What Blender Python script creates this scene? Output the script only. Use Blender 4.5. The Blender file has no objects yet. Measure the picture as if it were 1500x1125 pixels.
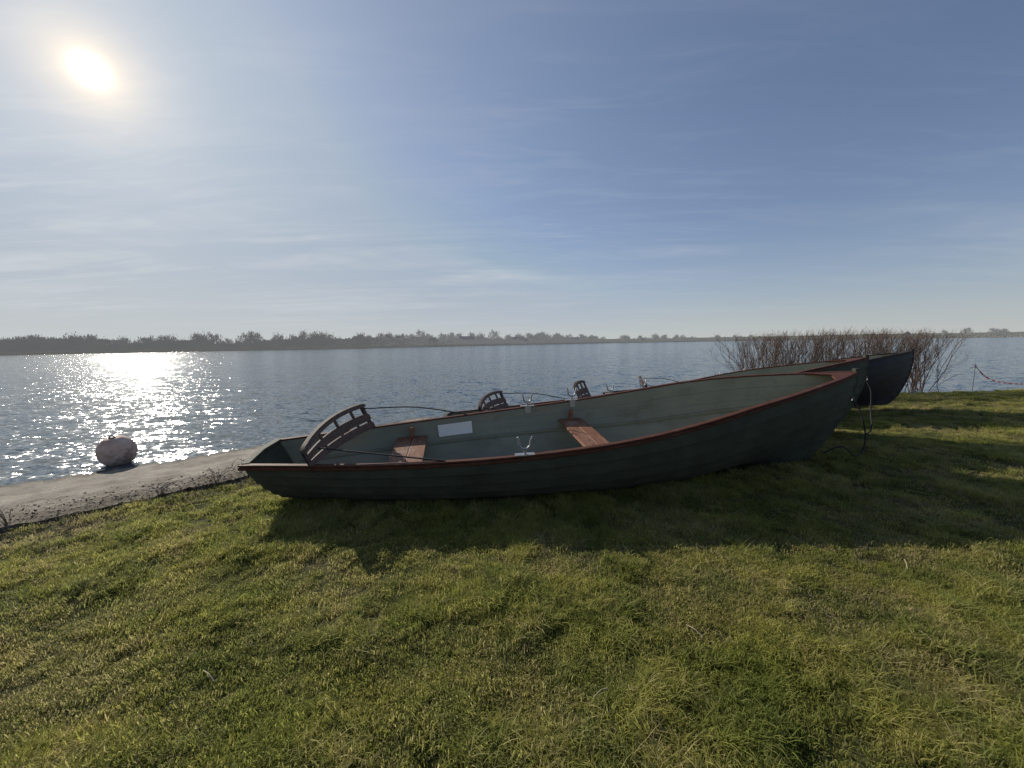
import bpy, math, random
import numpy as np
from mathutils import Vector, Matrix, Euler
random.seed(7); rng=np.random.default_rng(11)
scene=bpy.context.scene
col=scene.collection
rad=math.radians

# ------------------------------------------------------------------ helpers
def vhash(ix,iy,seed):
    n=(ix.astype(np.int64)*374761393+iy.astype(np.int64)*668265263+seed*974711)&0x7fffffff
    n=((n^(n>>13))*1274126177)&0x7fffffff
    return ((n^(n>>16))&0xffff)/65535.0
def vnoise(x,y,seed=0):
    x=np.asarray(x,float);y=np.asarray(y,float)
    ix=np.floor(x);iy=np.floor(y);fx=x-ix;fy=y-iy
    fx=fx*fx*(3-2*fx);fy=fy*fy*(3-2*fy)
    a=vhash(ix,iy,seed);b=vhash(ix+1,iy,seed);c=vhash(ix,iy+1,seed);d=vhash(ix+1,iy+1,seed)
    return a+(b-a)*fx+(c-a)*fy+(a-b-c+d)*fx*fy
def fbm(x,y,seed=0,o=4):
    r=0;am=.5
    for i in range(o):
        r=r+am*vnoise(np.asarray(x)*2**i,np.asarray(y)*2**i,seed+i*17);am*=.5
    return r
def mkmesh(name,verts,faces,mats=(),smooth=False,midx=None,sharp=None):
    me=bpy.data.meshes.new(name)
    me.from_pydata([tuple(v) for v in verts],[],[tuple(f) for f in faces])
    for m in mats: me.materials.append(m)
    if midx is not None: me.polygons.foreach_set('material_index',midx)
    if smooth:
        me.polygons.foreach_set('use_smooth',[True]*len(me.polygons))
        if sharp: me.set_sharp_from_angle(angle=rad(sharp))
    me.update()
    return me
def add(name,me,parent=None,loc=None,rot=None,**kw):
    o=bpy.data.objects.new(name,me)
    col.objects.link(o)
    if parent: o.parent=parent
    if loc is not None:o.location=loc
    if rot is not None:o.rotation_euler=rot
    for k,v in kw.items(): o[k]=v
    return o
class MB:
    def __init__(s): s.v=[];s.f=[];s.m=[]
    def add(s,vs,fs,m=0):
        b=len(s.v);s.v+=[tuple(v) for v in vs];s.f+=[tuple(i+b for i in f) for f in fs];s.m+=[m]*len(fs)
    def box(s,c,d,m=0,R=None):
        vs=[]
        for x in(-.5,.5):
            for y in(-.5,.5):
                for z in(-.5,.5):
                    p=Vector((x*d[0],y*d[1],z*d[2]))
                    if R: p=R@p
                    vs.append(p+Vector(c))
        s.add(vs,[(0,1,3,2),(4,6,7,5),(0,4,5,1),(2,3,7,6),(0,2,6,4),(1,5,7,3)],m)
    def tube(s,pts,r,n=6,m=0,cap=True):
        pts=[Vector(p) for p in pts]
        rs=r if hasattr(r,'__len__') else [r]*len(pts)
        vs=[];fs=[]
        up=Vector((0,0,1));last=None
        for i,p in enumerate(pts):
            t=(pts[min(i+1,len(pts)-1)]-pts[max(i-1,0)])
            if t.length<1e-9:t=Vector((0,0,1))
            t.normalize()
            if last is None:
                a=t.cross(up)
                if a.length<.1:a=t.cross(Vector((1,0,0)))
            else: a=last-t*last.dot(t)
            if a.length<1e-6:a=t.cross(Vector((.3,.9,.1)))
            a.normalize();last=a;b=t.cross(a)
            for k in range(n):
                th=2*math.pi*k/n
                vs.append(p+(a*math.cos(th)+b*math.sin(th))*rs[i])
        for i in range(len(pts)-1):
            for k in range(n):
                fs.append((i*n+k,i*n+(k+1)%n,(i+1)*n+(k+1)%n,(i+1)*n+k))
        if cap:
            fs.append(tuple(range(n-1,-1,-1)));fs.append(tuple((len(pts)-1)*n+k for k in range(n)))
        s.add(vs,fs,m)
    def sweep(s,pts,lat,up,w0,w1,h0,h1,m=0):
        vs=[]
        for p,l,u in zip(pts,lat,up):
            p=Vector(p);l=Vector(l);u=Vector(u)
            vs+=[p+l*w0+u*h0,p+l*w1+u*h0,p+l*w1+u*h1,p+l*w0+u*h1]
        fs=[]
        n=len(pts)
        for i in range(n-1):
            for k in range(4):
                fs.append((i*4+k,i*4+(k+1)%4,(i+1)*4+(k+1)%4,(i+1)*4+k))
        fs.append((0,3,2,1));fs.append(((n-1)*4,(n-1)*4+1,(n-1)*4+2,(n-1)*4+3))
        s.add(vs,fs,m)
    def mesh(s,name,mats,smooth=False,sharp=None,bevel=0):
        return mkmesh(name,s.v,s.f,mats,smooth,s.m,sharp)
def bez(pts,n=24):
    P=[Vector(p) for p in pts];P=[P[0]*2-P[1]]+P+[P[-1]*2-P[-2]]
    out=[]
    seg=len(P)-3
    for i in range(seg):
        for j in range(n//seg+1):
            t=j/(n//seg+1)
            a,b,c,d=P[i:i+4]
            out.append(.5*((2*b)+(c-a)*t+(2*a-5*b+4*c-d)*t*t+(3*b-a-3*c+d)*t**3))
    out.append(P[-2]);return out

# ------------------------------------------------------------------ material helpers
def newmat(name):
    m=bpy.data.materials.new(name);m.use_nodes=True
    nt=m.node_tree
    for n in list(nt.nodes): nt.nodes.remove(n)
    out=nt.nodes.new('ShaderNodeOutputMaterial')
    return m,nt,out
def N(nt,t,**kw):
    n=nt.nodes.new(t)
    for k,v in kw.items():
        if k.startswith('i_'):
            key=k[2:]
            key=int(key) if key.isdigit() else key.replace('_',' ')
            n.inputs[key].default_value=v
        else: setattr(n,k,v)
    return n
def ramp(nt,fac,stops):
    r=nt.nodes.new('ShaderNodeValToRGB')
    e=r.color_ramp.elements
    while len(e)<len(stops): e.new(.5)
    for el,(p,c) in zip(e,stops):
        el.position=p;el.color=(*c,1) if len(c)==3 else c
    nt.links.new(fac,r.inputs[0]);return r
def coords(nt,kind='Object',scale=(1,1,1)):
    tc=nt.nodes.new('ShaderNodeTexCoord')
    if kind=='World':
        g=nt.nodes.new('ShaderNodeNewGeometry');src=g.outputs['Position']
    else: src=tc.outputs[kind]
    mp=nt.nodes.new('ShaderNodeMapping');mp.inputs['Scale'].default_value=scale
    nt.links.new(src,mp.inputs[0]);return mp.outputs[0]
def surf(name,stops,scale=5,detail=6,stretch=(1,1,1),rough=.6,bump=.2,bdist=.01,bscale=None,spec=.4,kind='Object',rrange=.15,coat=0,stain=None):
    m,nt,out=newmat(name);L=nt.links.new
    v=coords(nt,kind,stretch)
    n=N(nt,'ShaderNodeTexNoise',i_Scale=scale,i_Detail=detail,i_Roughness=.62);L(v,n.inputs['Vector'])
    r=ramp(nt,n.outputs[0],stops)
    c=r.outputs[0]
    if stain:
        n3=N(nt,'ShaderNodeTexNoise',i_Scale=stain[1],i_Detail=8,i_Roughness=.7)
        L(coords(nt,kind,(1,1,1)),n3.inputs['Vector'])
        rr=ramp(nt,n3.outputs[0],[(stain[2],(0,0,0)),(stain[3],(1,1,1))])
        mx=N(nt,'ShaderNodeMix',data_type='RGBA');L(rr.outputs[0],mx.inputs[0]);L(c,mx.inputs[6]);mx.inputs[7].default_value=(*stain[0],1)
        c=mx.outputs[2]
    p=N(nt,'ShaderNodeBsdfPrincipled');L(c,p.inputs['Base Color'])
    p.inputs['Specular IOR Level'].default_value=spec
    p.inputs['Coat Weight'].default_value=coat
    n2=N(nt,'ShaderNodeTexNoise',i_Scale=bscale or scale*4,i_Detail=8,i_Roughness=.65);L(v,n2.inputs['Vector'])
    mr=N(nt,'ShaderNodeMapRange');mr.inputs[3].default_value=max(.02,rough-rrange);mr.inputs[4].default_value=min(1,rough+rrange)
    L(n2.outputs[0],mr.inputs[0]);L(mr.outputs[0],p.inputs['Roughness'])
    b=N(nt,'ShaderNodeBump',i_Strength=bump,i_Distance=bdist);L(n2.outputs[0],b.inputs['Height']);L(b.outputs[0],p.inputs['Normal'])
    L(p.outputs[0],out.inputs[0]);return m

M_hull=surf('green_hull_paint',[(.3,(.048,.052,.036)),(.7,(.082,.086,.06))],3,7,(1,1,2),.7,.35,.006,60,.15,stain=((.04,.036,.026),2.5,.5,.75))
M_in=surf('pale_green_interior_paint',[(.3,(.2,.205,.155)),(.7,(.28,.285,.22))],3,7,(.5,1,1),.65,.3,.004,50,.3,stain=((.13,.12,.085),3,.55,.8))
M_navy=surf('black_hull_paint',[(.3,(.006,.006,.008)),(.7,(.022,.022,.025))],3,6,(1,1,2),.6,.3,.006,60,.25)
M_wood=surf('red_varnished_timber',[(.25,(.05,.018,.011)),(.5,(.10,.036,.021)),(.8,(.15,.07,.045))],6,9,(1,9,9),.65,.4,.003,30,.18,stain=((.15,.10,.07),6,.58,.74))
M_seat=surf('worn_seat_timber',[(.25,(.13,.05,.026)),(.5,(.23,.10,.055)),(.75,(.32,.19,.12))],4,9,(8,1,8),.55,.4,.003,30,.3,stain=((.38,.29,.22),4,.56,.74))
M_dwood=surf('dark_weathered_timber',[(.25,(.02,.015,.012)),(.7,(.06,.042,.032))],5,9,(1,8,8),.65,.4,.003,30,.2)
M_gwood=surf('grey_weathered_timber',[(.25,(.075,.043,.031)),(.7,(.17,.11,.083))],5,9,(8,1,8),.6,.4,.003,30,.25)
M_metal=surf('galvanised_metal',[(.3,(.3,.3,.3)),(.7,(.45,.45,.45))],20,4,rough=.45,bump=.2,spec=.5)
M_black=surf('black_rope_fibre',[(.3,(.012,.012,.012)),(.7,(.04,.04,.04))],60,4,rough=.8,bump=.6)
M_metal.node_tree.nodes['Principled BSDF'].inputs['Metallic'].default_value=.6
def notice_mat():
    m,nt,out=newmat('printed_notice');L=nt.links.new
    tc=nt.nodes.new('ShaderNodeTexCoord')
    w=N(nt,'ShaderNodeTexWave',i_Scale=22.0,i_Distortion=0.0);w.bands_direction='Z'
    L(tc.outputs['Object'],w.inputs[0])
    n=N(nt,'ShaderNodeTexNoise',i_Scale=120.0);L(tc.outputs['Object'],n.inputs['Vector'])
    mu=N(nt,'ShaderNodeMath',operation='MULTIPLY');L(w.outputs[1],mu.inputs[0]);L(n.outputs[0],mu.inputs[1])
    r=ramp(nt,mu.outputs[0],[(.35,(.82,.80,.76)),(.55,(.55,.54,.54))])
    p=N(nt,'ShaderNodeBsdfPrincipled',i_Roughness=.45);L(r.outputs[0],p.inputs[0]);L(p.outputs[0],out.inputs[0]);return m
M_notice=notice_mat()

# ------------------------------------------------------------------ terrain
SX=[-900,-60,-14,-9,-6,-4.37,-3,-1,2,6,10,14,20,40,150,900]
SY=[-700,-45,-3.2,1.5,4.3,5.8,7.0,8.0,9.3,10.8,11.2,11.6,12.2,16,45,120]
FX=[-1500,-600,-190,-100,0,100,250,400,520,800,1500]
FY=[-200,30,150,235,350,430,480,470,330,260,200]
WATER=-.22
def shoreD(x,y): return (np.interp(x,SX,SY)-y)*.75
def gz(x,y):
    x=np.asarray(x,float);y=np.asarray(y,float)
    D=shoreD(x,y);F=(y-np.interp(x,FX,FY))
    land=-.25*np.exp(-np.maximum(D,0)/2.8)+.05*(fbm(x*.9,y*.9,3,3)-.45)*np.clip(D,0,1)+.08*(fbm(x*3.0,y*3.0,9,3)-.45)*np.clip(D,0,1)
    farl=WATER-.1+np.clip(F*.02,0,6)+12*np.clip((F-250)/900,0,1)*fbm(x/300,y/300,5,3)
    lake=-.25-np.minimum(np.minimum(-D,-F)*.3,2.0)
    return np.where(D>=0,land,np.where(F>=0,farl,lake))
def spacing(lo,hi,fl,fh,step,g):
    a=list(np.arange(fl,fh+1e-6,step))
    s=step;x=fh
    while x<hi:
        s=min(s*g,80);x+=s;a.append(x)
    s=step;x=fl;b=[]
    while x>lo:
        s=min(s*g,80);x-=s;b.append(x)
    return np.array(b[::-1]+a)
xs=spacing(-2200,2200,-8,16,.09,1.09);ys=spacing(-150,3200,0,13,.09,1.09)
IN=[(-14,-6.2),(-9.5,-2.2),(-6.5,.9),(-4.25,3.05),(-3.15,4.15),(-2.5,5.0),(-1.6,6.3),(.5,7.3)]
OU=[(-16.6,-4.4),(-12,-.4),(-8.65,2.35),(-6.12,4.4),(-4.42,5.74),(-3.5,6.75),(-2.2,8.1),(.2,9.4)]
X,Y=np.meshgrid(xs,ys);Z=gz(X,Y)
under=(Y>np.interp(X,[p[0] for p in IN],[p[1] for p in IN])+.12)&(X<.2)&(X>-17)&(Y<12)
Z=np.where(under,Z-.16,Z)
nx,ny=len(xs),len(ys)
V=np.stack([X.ravel(),Y.ravel(),Z.ravel()],1)
idx=np.arange(nx*ny).reshape(ny,nx)
Fq=np.stack([idx[:-1,:-1].ravel(),idx[:-1,1:].ravel(),idx[1:,1:].ravel(),idx[1:,:-1].ravel()],1)
def ground_mat():
    m,nt,out=newmat('turf_and_soil');L=nt.links.new
    v=coords(nt,'World')
    n=N(nt,'ShaderNodeTexNoise',i_Scale=1.3,i_Detail=8,i_Roughness=.65);L(v,n.inputs['Vector'])
    r1=ramp(nt,n.outputs[0],[(.35,(.06,.07,.02)),(.55,(.095,.09,.035)),(.7,(.15,.12,.065))])
    n2=N(nt,'ShaderNodeTexNoise',i_Scale=45,i_Detail=6,i_Roughness=.7);L(v,n2.inputs['Vector'])
    r2=ramp(nt,n2.outputs[0],[(.3,(.35,.35,.35)),(.7,(1.4,1.4,1.4))])
    mx=N(nt,'ShaderNodeMix',data_type='RGBA',blend_type='MULTIPLY');mx.inputs[0].default_value=1
    L(r1.outputs[0],mx.inputs[6]);L(r2.outputs[0],mx.inputs[7])
    sp=nt.nodes.new('ShaderNodeSeparateXYZ');L(v,sp.inputs[0])
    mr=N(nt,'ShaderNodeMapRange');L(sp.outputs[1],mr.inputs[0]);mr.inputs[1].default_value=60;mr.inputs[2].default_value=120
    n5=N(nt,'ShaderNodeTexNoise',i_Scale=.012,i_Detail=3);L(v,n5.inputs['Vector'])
    r5=ramp(nt,n5.outputs[0],[(.4,(.12,.15,.09)),(.5,(.2,.185,.13)),(.6,(.14,.16,.11))])  # far field tones, greyed so distance haze is put into the colour
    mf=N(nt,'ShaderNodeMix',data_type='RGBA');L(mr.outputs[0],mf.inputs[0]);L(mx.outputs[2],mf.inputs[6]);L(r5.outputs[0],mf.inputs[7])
    p=N(nt,'ShaderNodeBsdfPrincipled',i_Roughness=.95);p.inputs['Specular IOR Level'].default_value=.1
    L(mf.outputs[2],p.inputs[0])
    b=N(nt,'ShaderNodeBump',i_Strength=.8,i_Distance=.02);L(n2.outputs[0],b.inputs['Height']);L(b.outputs[0],p.inputs['Normal'])
    L(p.outputs[0],out.inputs[0]);return m
me=bpy.data.meshes.new('ground');me.from_pydata(V.tolist(),[],Fq.tolist());me.materials.append(ground_mat())
me.polygons.foreach_set('use_smooth',[True]*len(me.polygons));me.update()
add('ground',me,kind='structure',label='grassy lake bank with soil and turf',category='ground')

# water: wave slopes are applied straight to the normal so ripples survive at distance
def water_mat():
    m,nt,out=newmat('lake_water');L=nt.links.new
    p=N(nt,'ShaderNodeBsdfPrincipled',i_Roughness=.12,i_IOR=1.333);p.inputs['Base Color'].default_value=(.06,.09,.11,1)
    def ns(sc,st,det,rot,amp):
        g=nt.nodes.new('ShaderNodeNewGeometry');mp=nt.nodes.new('ShaderNodeMapping');mp.inputs['Scale'].default_value=st;mp.inputs['Rotation'].default_value=(0,0,rot)
        L(g.outputs['Position'],mp.inputs[0])
        n=N(nt,'ShaderNodeTexNoise',i_Scale=sc,i_Detail=det,i_Roughness=.6,i_Distortion=.3);L(mp.outputs[0],n.inputs['Vector'])
        s_=N(nt,'ShaderNodeVectorMath',operation='SUBTRACT');L(n.outputs['Color'],s_.inputs[0]);s_.inputs[1].default_value=(.5,.5,.5)
        k=N(nt,'ShaderNodeVectorMath',operation='MULTIPLY');L(s_.outputs[0],k.inputs[0]);k.inputs[1].default_value=(amp*.95,amp*1.05,0)
        return k.outputs[0]
    acc=None
    for q in (ns(4.2,(.6,1,1),3,.3,.8),ns(13,(.65,1,1),3,-.3,.92),ns(1.2,(.5,1,1),1,.1,.22)):
        if acc is None: acc=q
        else:
            a_=N(nt,'ShaderNodeVectorMath',operation='ADD');L(acc,a_.inputs[0]);L(q,a_.inputs[1]);acc=a_.outputs[0]
    a_=N(nt,'ShaderNodeVectorMath',operation='ADD');L(acc,a_.inputs[0]);a_.inputs[1].default_value=(0,0,1)
    nn=N(nt,'ShaderNodeVectorMath',operation='NORMALIZE');L(a_.outputs[0],nn.inputs[0])
    L(nn.outputs[0],p.inputs['Normal']);L(p.outputs[0],out.inputs[0]);return m
s=1800
add('water',mkmesh('water',[(-s,-400,WATER),(s,-400,WATER),(s,900,WATER),(-s,900,WATER)],[(0,1,2,3)],[water_mat()]),kind='structure',label='rippled blue lake water glinting in the sun',category='lake')

# concrete slip
def rs(P,n):
    P=np.array(P,float);t=np.linspace(0,len(P)-1,n);return np.stack([np.interp(t,range(len(P)),P[:,0]),np.interp(t,range(len(P)),P[:,1])],1)
NI=420
a=rs(IN,NI);b=rs(OU,NI)
a=a+ .16*(np.stack([fbm(np.arange(NI)*.22,np.zeros(NI),1),fbm(np.arange(NI)*.22,np.zeros(NI),2)],1)-.45)
b=b+ .26*(np.stack([fbm(np.arange(NI)*.3,np.zeros(NI),6),fbm(np.arange(NI)*.3,np.zeros(NI),7)],1)-.45)
vs=[];fs=[];K=48;tv=[]
for i in range(NI):
    z0=-.075
    t=np.linspace(0,1,K);x=a[i,0]*(1-t)+b[i,0]*t;y=a[i,1]*(1-t)+b[i,1]*t
    z=z0*(1-t)+(-.195)*t+.035*(fbm(x*3.2,y*3.2,5,4)-.47)+.03*(fbm(x*9,y*9,15,3)-.45)*np.clip(1-t*1.7,0,1)
    z[0]=float(gz(a[i,0],a[i,1]))-.05;z[-1]=-.45;x[-1]-=.03;y[-1]+=.03
    vs+=list(zip(x,y,z));tv+=list(t)
for i in range(NI-1):
    for k in range(K-1): fs.append((i*K+k,(i+1)*K+k,(i+1)*K+k+1,i*K+k+1))
def conc_mat():
    m,nt,out=newmat('weathered_concrete');L=nt.links.new
    v=coords(nt,'World')
    n=N(nt,'ShaderNodeTexNoise',i_Scale=3.2,i_Detail=12,i_Roughness=.65);L(v,n.inputs['Vector'])
    r=ramp(nt,n.outputs[0],[(.3,(.17,.145,.115)),(.5,(.31,.27,.22)),(.72,(.44,.39,.32))])
    at=N(nt,'ShaderNodeAttribute',attribute_name='across')
    n2=N(nt,'ShaderNodeTexNoise',i_Scale=2.2,i_Detail=8,i_Roughness=.7);L(v,n2.inputs['Vector'])
    ma=N(nt,'ShaderNodeMath',operation='MULTIPLY_ADD');L(at.outputs['Fac'],ma.inputs[0]);ma.inputs[1].default_value=.55;L(n2.outputs[0],ma.inputs[2])
    rs_=ramp(nt,ma.outputs[0],[(.52,(1,1,1)),(.72,(0,0,0))])
    n4=N(nt,'ShaderNodeTexNoise',i_Scale=30,i_Detail=6,i_Roughness=.75);L(v,n4.inputs['Vector'])
    soil=ramp(nt,n4.outputs[0],[(.35,(.05,.04,.026)),(.55,(.14,.11,.073)),(.7,(.28,.23,.16))])
    mx=N(nt,'ShaderNodeMix',data_type='RGBA');L(rs_.outputs[0],mx.inputs[0]);L(r.outputs[0],mx.inputs[6]);L(soil.outputs[0],mx.inputs[7])
    wet=ramp(nt,at.outputs['Fac'],[(.86,(1,1,1)),(.96,(.35,.35,.33))])
    m2=N(nt,'ShaderNodeMix',data_type='RGBA',blend_type='MULTIPLY');m2.inputs[0].default_value=1;L(mx.outputs[2],m2.inputs[6]);L(wet.outputs[0],m2.inputs[7])
    p=N(nt,'ShaderNodeBsdfPrincipled',i_Roughness=.85);p.inputs['Specular IOR Level'].default_value=.2;L(m2.outputs[2],p.inputs[0])
    b1=N(nt,'ShaderNodeBump',i_Strength=.9,i_Distance=.03);L(n4.outputs[0],b1.inputs['Height'])
    b2=N(nt,'ShaderNodeBump',i_Strength=.8,i_Distance=.07);L(n.outputs[0],b2.inputs['Height']);L(b1.outputs[0],b2.inputs['Normal'])
    L(b2.outputs[0],p.inputs['Normal']);L(p.outputs[0],out.inputs[0]);return m
cm=mkmesh('concrete_slipway',vs,fs,[conc_mat()],True,None,50)
at_=cm.attributes.new('across','FLOAT','POINT');at_.data.foreach_set('value',np.array(tv,dtype=np.float32))
add('concrete_slipway',cm,kind='structure',label='weathered concrete strip sloping into the lake',category='slipway')

# ------------------------------------------------------------------ boats
Lb=6.42
US=[0,.18,.38,.54,.65,.72,.785,.89,.95,1.0]
BS=[.33,.60,.77,.78,.71,.635,.545,.32,.165,.015]
HS=[.475,.505,.57,.665,.772,.85,.905,.97,1.0,1.03]
def cub(x,xp,fp):
    xp=np.array(xp);fp=np.array(fp);m=np.gradient(fp,xp)
    i=int(np.clip(np.searchsorted(xp,x)-1,0,len(xp)-2));h=xp[i+1]-xp[i];t=(x-xp[i])/h
    return float((2*t**3-3*t*t+1)*fp[i]+(t**3-2*t*t+t)*h*m[i]+(-2*t**3+3*t*t)*fp[i+1]+(t**3-t*t)*h*m[i+1])
def P(u,v,side=1,off=0):
    b=max(.012,cub(u,US,BS));H=cub(u,US,HS)
    w=min(1,max(0,(u-.6)/.4));w=w*w*(3-2*w)
    ws=max(0,1-u/.25)**1.5
    zk=.05*ws-.03*max(0,min(1,(u-.3)/.4))
    def q(v):
        sn=math.sin(math.pi*v/2);cs=1-math.cos(math.pi*v/2)
        p=(.72+.25*ws)*(1-w)+1.0*w
        y=b*max(sn,1e-6)**p
        z=zk+(H-zk)*(cs*(1-w)+(v)*w)
        return y,z
    y,z=q(v)
    y2,z2=q(min(1,v+.01));y1,z1=q(max(0,v-.01))
    ny,nz=(z2-z1),-(y2-y1);l=math.hypot(ny,nz) or 1
    xk=.22+(5.80-.22)*u;xg=-.14+(Lb+.14)*u
    sv=math.sin(math.pi*v/2)**(1-.3*w) if v>0 else 0
    x=xk+(xg-xk)*(sv if u>.5 else (v*(1-min(1,u/.5))+sv*min(1,u/.5)))
    y+=ny/l*off;z+=nz/l*off
    if y<0:y=0
    return Vector((x,side*y,z))
def uo(s): return (s+.14)/(Lb+.14)
def boat_meshes():
    R={}
    uu=[i/46 for i in range(47)]
    NS=8
    def shell(offA,offB,flip,umax=1.0):
        mb=MB()
        for side in(1,-1):
            rows=[]
            for k in range(NS):
                for j in range(3): rows.append(((k+j/2)/NS,offA+(offB-offA)*j/2))
            vs=[P(u*umax,v,side,o) for u in uu for v,o in rows]
            n=len(rows);fs=[]
            for i in range(len(uu)-1):
                for j in range(n-1):
                    f=(i*n+j,(i+1)*n+j,(i+1)*n+j+1,i*n+j+1)
                    if (side<0)^flip:f=f[::-1]
                    fs.append(f)
            mb.add(vs,fs)
        return mb
    R['hull']=shell(.032,.002,False)
    R['interior']=shell(-.012,-.022,True,.985)
    mb=MB()
    vv=[i/20 for i in range(21)]
    ring=[P(0,v,-1) for v in vv[::-1]]+[P(0,v,1) for v in vv[1:]]
    n=len(ring)
    o=[p+Vector((-.012,0,0)) for p in ring];i_=[p+Vector((.03,0,0)) for p in ring]
    mb.add(o+i_,[tuple(range(n)),tuple(range(2*n-1,n-1,-1))]+[(k,n+k,n+(k+1)%n,(k+1)%n) for k in range(n)])
    p0=P(0,1,1)
    mb.sweep([P(0,1,-1)+Vector((.01,0,.003)),Vector((p0.x,0,p0.z+.02)),P(0,1,1)+Vector((.01,0,.003))],[(1,0,0)]*3,[(0,0,1)]*3,-.028,.04,-.012,.022)
    R['transom']=mb
    for side,nm in((1,'gunwale'),(-1,'gunwale.001')):
        mb=MB();pts=[];lat=[];up=[]
        for i in range(61):
            u=i/60;p=P(u,1,side);q=P(min(1,u+.01),1,side)-P(max(0,u-.01),1,side)
            if u>.985:q=P(.985,1,side)-P(.965,1,side)
            l=Vector((q.y,-q.x,0)).normalized()*(1 if side<0 else -1)
            if i==0:p=p+Vector((-.03,0,0))
            pts.append(p);lat.append(l);up.append((0,0,1))
        mb.sweep(pts,lat,up,-.026,.026,.0,.018)
        mb.sweep(pts,lat,up,.004,.028,-.03,-.003)
        R[nm]=mb
    mb=MB()
    pts=[P(u,0,1) for u in uu]+[P(1,v,1) for v in [j/14 for j in range(1,15)]]
    pts=[Vector((p.x,0,p.z)) for p in pts]
    up=[]
    for i,p in enumerate(pts):
        t=(pts[min(i+1,len(pts)-1)]-pts[max(0,i-1)]).normalized();up.append(Vector((-t.z,0,t.x)))
    pts[-1]=pts[-1]+Vector((0,0,.05))
    mb.sweep(pts,[(0,1,0)]*len(pts),up,-.022,.022,-.045,.012)
    mb.add([(.20,-.015,.05),(.20,.015,.05),(.22,.015,-.045),(.22,-.015,-.045),(1.7,-.015,-.02),(1.7,.015,-.02),(1.7,-.015,.0),(1.7,.015,.0)],[(0,1,2,3),(3,2,5,4),(1,7,5,2),(0,3,4,6),(4,5,7,6)])
    R['keel']=mb
    mb=MB();A=[P(.93,1,1),P(.96,1,1),P(.99,1,1)];B=[P(.99,1,-1),P(.96,1,-1),P(.93,1,-1)]
    A=[p+Vector((0,-.02,0)) for p in A];B=[p+Vector((0,.02,0)) for p in B]
    ring=A+B+[Vector((.96*Lb-.05,0,P(.94,1).z+.010))]
    n=len(ring);top=[p+Vector((0,0,.014)) for p in ring];bot=[p+Vector((0,0,-.006)) for p in ring]
    mb.add(top+bot,[tuple(range(n))[::-1],tuple(range(n,2*n)),]+[(k,n+k,n+(k+1)%n,(k+1)%n) for k in range(n)])
    R['breasthook']=mb
    mb=MB()
    for yy in(-.3,-.15,0,.15,.3):
        ln=3.0 if abs(yy)>.2 else 3.4
        mb.box((.95+ln/2,yy,.12),(ln,.135,.018))
    for xx in(1.2,2.4,3.6): mb.box((xx,0,.104),(.06,.7,.016))
    R['floorboard']=mb
    def widthat(s,z):
        best=0
        for k in range(60):
            p=P(uo(s),k/59,1)
            if p.z<z:best=p.y
        return best-.02
    def thwart(s,z,w):
        mb=MB();hw=widthat(s,z)
        for k in range(2):
            x0=s-w/2+k*w/2+.002;x1=x0+w/2-.004
            mb.box(((x0+x1)/2,0,z),(x1-x0,2*hw,.026))
        for sd in(1,-1):
            mb.box((s,sd*(hw-.05),z+.075),(.04,.06,.13))
            mb.box((s,sd*(hw-.1),z-.03),(w*.8,.03,.03))
        return mb
    R['seat']=thwart(1.22,.35,.34);R['seat.001']=thwart(3.16,.42,.30)
    for side,nm in((1,'stringer'),(-1,'stringer.001')):
        mb=MB();pts=[];lat=[]
        for i in range(31):
            u=.02+.9*i/30;p=P(u,.66,side,-.024);pts.append(p);lat.append((0,-side,0))
        mb.sweep(pts,lat,[(0,0,1)]*31,-.004,.016,-.012,.012);R[nm]=mb
    def rowlock(s,side):
        mb=MB();p=P(uo(s),1,side)+Vector((0,0,.018))
        mb.box(p+Vector((0,0,.004)),(.17,.055,.008));mb.box(p+Vector((0,-side*.03,-.04)),(.07,.01,.09))
        mb.tube([p+Vector((0,0,-.06)),p+Vector((0,0,.05))],.011)
        U=[p+Vector((math.sin(a)*.05,0,.10-.05*math.cos(a))) for a in [(-1.5+3.0*k/12) for k in range(13)]]
        U=[U[0]+Vector((-.014,0,.065)),U[0]+Vector((-.002,0,.03))]+U+[U[-1]+Vector((.002,0,.03)),U[-1]+Vector((.014,0,.065))]
        mb.tube(U,[.008,.010]+[.012]*13+[.010,.008],8)
        return mb
    R['rowlock']=rowlock(2.30,-1);R['rowlock.001']=rowlock(2.62,1);R['rowlock.002']=rowlock(3.2,1)
    return R
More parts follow.
